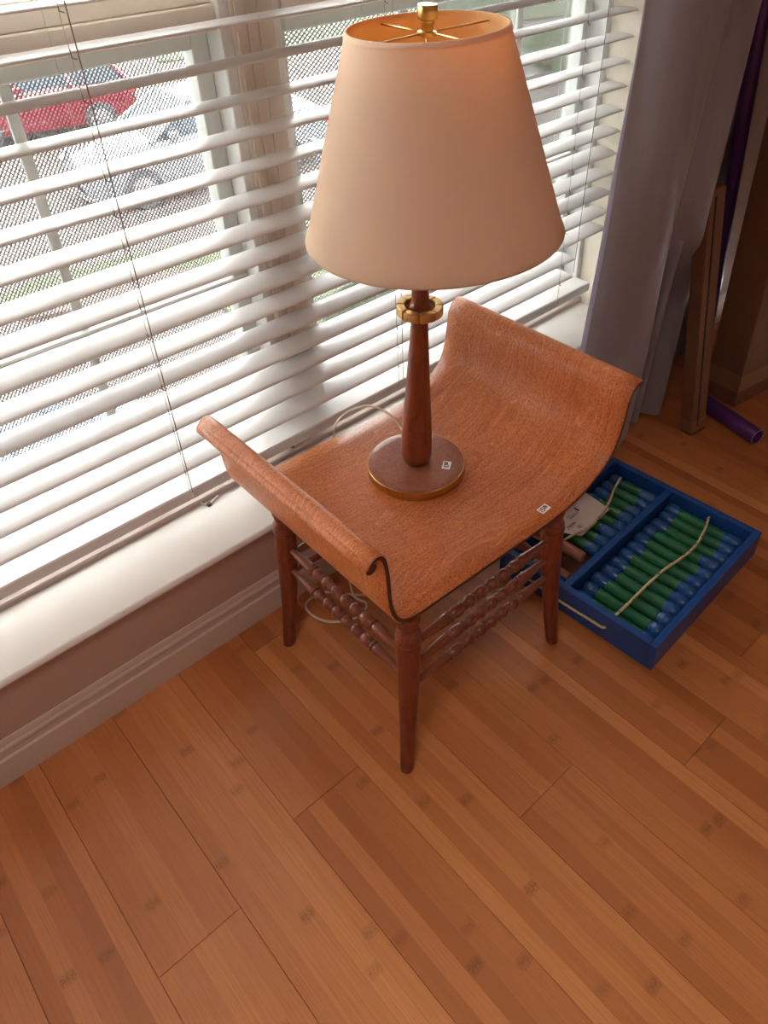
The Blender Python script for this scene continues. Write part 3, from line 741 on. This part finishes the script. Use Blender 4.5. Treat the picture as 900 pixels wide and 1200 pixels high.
def rod(lab, lx, y0, y1, z, grp, bare=False, dy=0):
    L = y1-y0; r = .0185 if not bare else .0150; e = .042
    t = root('rod', lab, 'rod', Rt @ Vector((lx, y0+dy, z)), (0, 0, rz), grp)
    Mr = Matrix.Rotation(-PI/2, 4, 'X')
    if bare:
        G().lathe([(r*.7, 0), (r, .003), (r, L-.003), (r*.7, L)], 20, Mr).build('shaft', M['bare_w'], t, True); return t
    k = .0145/.0185
    o = G().lathe([(r*k, e-.004), (r*k, L-e+.004)], 20, Mr, False, False).build('shaft', M['green_w'], t, True)
    j = random.uniform(-.008, .008); j2 = random.uniform(-.008, .008)
    o = G().lathe([(.001, 0), (r*.55, .0015), (r*.86, .006), (r, .014), (r, .028), (r*.94, e-.006+j), (r*k+.0006, e+.002+j)], 20, Mr, False, False).build('cap', M['blue_cap'], t, True)
    o = G().lathe([(r*k+.0006, L-e-.002+j2), (r*.94, L-e+.006+j2), (r, L-.028), (r, L-.014), (r*.86, L-.006), (r*.55, L-.0015), (.001, L)], 20, Mr, False, False).build('cap', M['blue_cap'], t, True)
    return t
stepx = (W_-2*th-.006)/12
nth = ['', 'second', 'third', 'fourth', 'fifth', 'sixth']
ORD = ['leftmost'] + [nth[k] + ' from the left' for k in range(1, 6)] + [nth[k] + ' from the right' for k in range(5, 0, -1)] + ['rightmost']
ORDB = ['leftmost under the bench', '', '', ''] + ['first beside the bare rods', 'second past the bare rods', 'half under the note', 'under the note and rope', 'fourth from the far right', 'third from the far right', 'second from the far right', 'at the far right end']
for i in range(12):
    rod('green rod with blue ends, %s in the front row of the tray' % ORD[i], th+.003+stepx*(i+.5), th+.002+random.uniform(0, .004), DV-.0115-random.uniform(0, .004), .0255+.011+random.uniform(0, .003), 'blue-tipped green rods in the front row of the tray')
back = 'green gloss rod with blue dipped ends in the back row beyond the tray divider'
for i in range(12):
    lx = th+.003+stepx*(i+.5)
    if i in (1,): rod('bare pinkish wood rod under the bench, nearest the left side of the tray', lx+.002, DV+.030, D_-th-.004, .022, None, True)
    elif i == 2: rod('bare pinkish wood rod beside the first green rods of the back row', lx+.026, DV+.034, D_-th-.003, .0465, None, True)
    elif i == 3: continue
    else: rod('green rod with blue ends, %s, back row of tray' % ORDB[i], lx, DV+.0115+random.uniform(0, .004), D_-th-.002-random.uniform(0, .004), .0365+random.uniform(0, .003), 'blue-tipped green rods in the back row of the tray')
# rope laced over both rows
def world(pts): return [Vector(p) for p in pts]
rp = root('rope', 'yellow rope with black flecks laced over the rods and through the blue tray', 'rope')
g = G(); zt = .0565
g.sweep(crom(world([(1.030,-.566,.030),(1.026,-.567,.050),(1.012,-.571,.0585),(.972,-.585,.0585),(.906,-.600,.0585),(.843,-.600,.0585),(.783,-.593,.0585),(.71,-.592,.0585),(.63,-.595,.0585),(.585,-.595,.0565),(.568,-.592,.046)]), 8), .0034, 8)
g.sweep(crom(world([(.990,-.312,.030),(.990,-.315,.050),(.978,-.320,.0585),(.93,-.335,.0585),(.875,-.358,.060),(.82,-.372,.060),(.767,-.379,.060),(.706,-.366,.0590),(.65,-.36,.0575),(.60,-.355,.054),(.553,-.352,.042)]), 8), .0034, 8)
g.sweep(crom([Rt @ Vector(p) for p in [(.010,.130,.044),(-.0035,.128,.042),(-.004,.16,.040),(-.004,.24,.036),(-.004,.32,.040),(-.0035,.362,.042),(.010,.366,.044)]], 8), .0034, 8)
g.build('strand', M['rope'], rp, True)
# hand-written note tucked under the rope
nt = root('note_card', 'white card with black handwriting tucked under the rope in the tray', 'note', (0, 0, 0))
c = [(.868,-.288,.0565), (.862,-.372,.0562), (.728,-.384,.0560), (.705,-.345,.0562), (.712,-.292,.0565)]
v = [Vector(p) for p in c] + [Vector(p) + Vector((0, 0, .0006)) for p in c]
obj('card', v, [(0,1,2,3,4)[::-1], (5,6,7,8,9)[::-1]] + [(i, (i+1) % 5, (i+1) % 5+5, i+5) for i in range(5)], M['paper'], nt)
wr = root('tmp', 'x', 'x'); bpy.data.objects.remove(wr)
def scr(x0, y0, s, shape):
    return [(x0+a*s, y0+b*s) for a, b in shape]
L = []
# "fire" / "Tong Town" / "12" style loops, three short lines
x = .716
L += [scr(.722, -.318, .004, [(0,0),(1,1.5),(2,0),(1,-.5),(0,.4),(2.6,.2)])]
L += [scr(.752, -.322, .0042, [(0,1.6),(3,1.9)]), scr(.752, -.322, .0042, [(1.4,1.8),(1.2,-.8)]), scr(.760, -.322, .0042, circ(.8,0,.8,.8)), scr(.767, -.322, .0042, [(0,.8),(.3,-.7),(1,.3),(1.6,-.7),(2.2,.9)]), scr(.778, -.322, .0042, [(0,-.7),(.2,.7),(1,.5),(1.3,-.7),(2.4,-.4),(3.2,2.2)])]
L += [scr(.722, -.342, .0042, [(0,-1.4),(1.2,1.4),(2,-.2),(2.8,.8),(3.2,-.6)]), scr(.737, -.341, .0042, circ(.6,0,.8,.9)), scr(.744, -.341, .0042, [(0,-.8),(.6,1),(1.2,-.8),(1.8,.8),(2.4,-.6),(3,.6)])]
L += [scr(.745, -.359, .0045, [(0,-1),(.2,1),(1.2,1.2),(1.4,0),(.6,-.2),(1.8,-1.1)]), scr(.755, -.359, .0045, circ(.3,0,.9,1.1))]
strokes('handwriting', L, .0010, nt, M['ink'], .00075).location.z = .0566

# ------------------------------------------------------------------ outdoors, a storey below
GZ = -3.2
gd = struct(G().box(-40, 60, .5, 90, GZ-.3, GZ).build('parking_lot', M['asphalt']))
def strip(name, pts, mat, h=.03):
    v = [(x, y, GZ) for x, y in pts] + [(x, y, GZ+h) for x, y in pts]; n_ = len(pts)
    return struct(obj(name, v, [tuple(range(n_, 2*n_))] + [(i, (i+1) % n_, (i+1) % n_+n_, i+n_) for i in range(n_)], mat))
strip('lawn', [(1.2,9.45),(6.2,7.6),(10.5,6.2),(11,7.6),(7,8.7),(2.2,9.7)], M['grass'], .04)
strip('mulch_bed', [(1.6,8.6),(5.0,7.4),(9.2,5.6),(10,6.2),(6.2,7.55),(1.3,9.4)], M['mulch'], .05)
strip('lawn', [(3.6,7.7),(3.3,.6),(9.5,.6),(9.0,5.2),(5,7.35)], M['grass'], .045)
strip('lawn', [(10,21),(30,14),(36,22),(14,30)], M['grass'], .04)

def car(name, label, paint, loc, rz_, L=4.1, W2=.86, Hc=1.48, wb=2.5, hatch=True):
    c = root(name, label, 'car', loc, (0, 0, rz_))
    P = M_paint = carpaint(name + '_paint', paint)
    # side profile (x from nose 0 to tail L), body shell lofted across width
    bodyp = [(0,.45,.30),(.03,.62,.22),(.10,.74,.12),(.45,.86,.06),(.95,.97,.03),(1.25,1.00,.0),(L*.55,1.02,0),(L*.85,1.0,.02),(L-.10,.96,.06),(L-.02,.80,.10),(L,.55,.16)]
    g = G(); R_ = []
    for x, zt, inn in bodyp:
        w_ = W2-inn; zb = .24
        sec = [(-w_*.96, zb), (-w_, .42), (-w_, zt*.72), (-w_*.97, zt*.92), (-w_*.86, zt), (0, zt+.02), (w_*.86, zt), (w_*.97, zt*.92), (w_, zt*.72), (w_, .42), (w_*.96, zb)]
        R_.append([Vector((x-L/2, y, z)) for y, z in sec])
    g.rings(R_); o = g.build('body', P, c, False); autosmooth(o, 35)
    x0 = 1.15; x1 = L-.12 if hatch else L-.75
    xr0 = x0+.75; xr1 = x1-(.35 if hatch else .75)
    def sect(xa, xb, xta, xtb, zb, zt, wb_, wt): return [(xa,-wb_,zb),(xb,-wb_,zb),(xb,wb_,zb),(xa,wb_,zb),(xta,-wt,zt),(xtb,-wt,zt),(xtb,wt,zt),(xta,wt,zt)]
    bx = sect(x0, x1, xr0, xr1, .98, Hc-.03, W2*.90, W2*.72)
    g = G(); g.add([(a-L/2, b, cc) for a, b, cc in bx], [(4,5,6,7),(0,1,5,4),(1,2,6,5),(2,3,7,6),(3,0,4,7)]); g.build('cabin_glass', M['carglass'], c)
    g = G(); R_ = []
    for x, w_, z in [(xr0-.06, .66, Hc-.06), (xr0+.08, .72, Hc-.02), ((xr0+xr1)/2, .735, Hc+.01), (xr1-.05, .72, Hc-.01), (xr1+.05, .68, Hc-.05)]:
        R_.append([Vector((x-L/2, y*W2/.86, z-.05*abs(y/.72)**2+dz)) for dz, ys_ in ((0, (-w_, -w_*.6, 0, w_*.6, w_)), (-.05, (w_, 0, -w_))) for y in ys_])
    g.rings(R_); o = g.build('roof', P, c, False); autosmooth(o, 40)
    for sd in (-1, 1):
        g = G()
        for (xa, za, xb, zb2) in [(x0+.0,.98,xr0,Hc-.05), (x0+1.35,1.0,x0+1.38,Hc-.05), (x1,.98,xr1,Hc-.05)]:
            ya = sd*W2*.905; yb_ = sd*W2*.73
            g.sweep([(xa-L/2, ya, za), (xb-L/2, yb_, zb2)], .045, 6); g.build('pillar', P, c); g = G()
        g = G(); g.cbox(x0+.28-L/2, x0+.45-L/2, sd*(W2+.02)-.07, sd*(W2+.02)+.07, 1.0, 1.12, .03); g.build('wing_mirror', P, c)
        g = G(); g.add([(-L/2+.03, sd*W2*.45, .66), (-L/2+.03, sd*W2*.74, .66), (-L/2+.25, sd*W2*.93, .72), (-L/2+.30, sd*W2*.92, .82), (-L/2+.10, sd*W2*.5, .78)], [(0,1,2,3,4)] if sd > 0 else [(4,3,2,1,0)]); g.v = [p+Vector((-.03, 0, 0)) for p in g.v]; g.build('headlight', M['lampglass'], c)
        g = G(); g.cbox(L/2-.12, L/2+.01, sd*W2*.82-.10, sd*W2*.82+.10, .72, .92, .02); g.build('tail_light', M['taillamp'], c)
        for wx_ in (L*.5-wb/2-.05, L*.5+wb/2-.05):
            Mw = Matrix.Translation((wx_-L/2, sd*(W2-.09), .32)) @ Matrix.Rotation(PI/2*(-sd), 4, 'X')
            g = G(); g.lathe([(.20,-.10),(.31,-.10),(.325,-.07),(.325,.07),(.31,.10),(.215,.10),(.20,.08)], 28, Mw); wh = g.build('wheel', M['tyre'], c); autosmooth(wh, 40)
            g = G(); g.lathe([(.21,.075),(.215,.104),(.19,.095),(.18,.085),(.05,.10),(.001,.105)], 28, Mw)
            for k in range(6):
                a = 2*PI*k/6; g.sweep([Mw @ Vector((.04*math.cos(a), .04*math.sin(a), .105)), Mw @ Vector((.19*math.cos(a), .19*math.sin(a), .10))], .016, 5)
            g.build('rim', M['rim'], wh)
    return c
car('red_car', 'red hatchback parked outside, seen through the upper left of the blind', (.09,.008,.014), (5.15, 16.75, GZ), math.radians(-16), L=3.75, wb=2.25)
car('silver_car', 'silver white car parked outside behind the window post', (.12,.127,.14), (6.05, 11.75, GZ), math.radians(-6), L=4.5, wb=2.65, hatch=False)
car('blue_car', 'light blue car parked below the window, glimpsed between the lower slats', (.008,.05,.11), (.0, 3.85, GZ), math.radians(180), L=4.2, wb=2.5)

def shrub(label, x, y, r, h, seed):
    t = root('shrub', label, 'shrub', (x, y, GZ)); rn = random.Random(seed)
    g = G()
    for k in range(5):
        a = rn.uniform(0, 2*PI); g.sweep([(0, 0, 0), (r*.3*math.cos(a), r*.3*math.sin(a), h*.45), (r*.5*math.cos(a), r*.5*math.sin(a), h*.75)], [.05, .035, .015], 6)
    g.build('stem', M['bark'], t)
    g = G()
    for k in range(1500):
        u = Vector((rn.gauss(0, 1), rn.gauss(0, 1), rn.gauss(0, 1))).normalized(); q = rn.uniform(.55, 1)**.5*(1+.2*noise.noise(u*2.5))
        p = Vector((u.x*r*q, u.y*r*q, h*.55+u.z*h*.45*q)); d = Vector((rn.uniform(-1,1), rn.uniform(-1,1), rn.uniform(-.3,1))).normalized(); e = d.orthogonal().normalized(); s = rn.uniform(.05, .09)
        g.add([p, p+d*s+e*s*.5, p+d*s*2, p+d*s-e*s*.5], [(0,1,2,3)])
    o = g.build('foliage', M['leaf'], t); o['kind'] = 'stuff'
shrub('green shrub on the far lawn seen through the top of the right window', 14.5, 21.5, 1.6, 1.9, 1)
shrub('green shrub beside the car park, seen between the lamp and curtain', 15.8, 11.6, .8, 1.1, 2)
shrub('low green shrub nearest the window at far right, beside the lawn', 12.6, 7.3, .45, .7, 3)
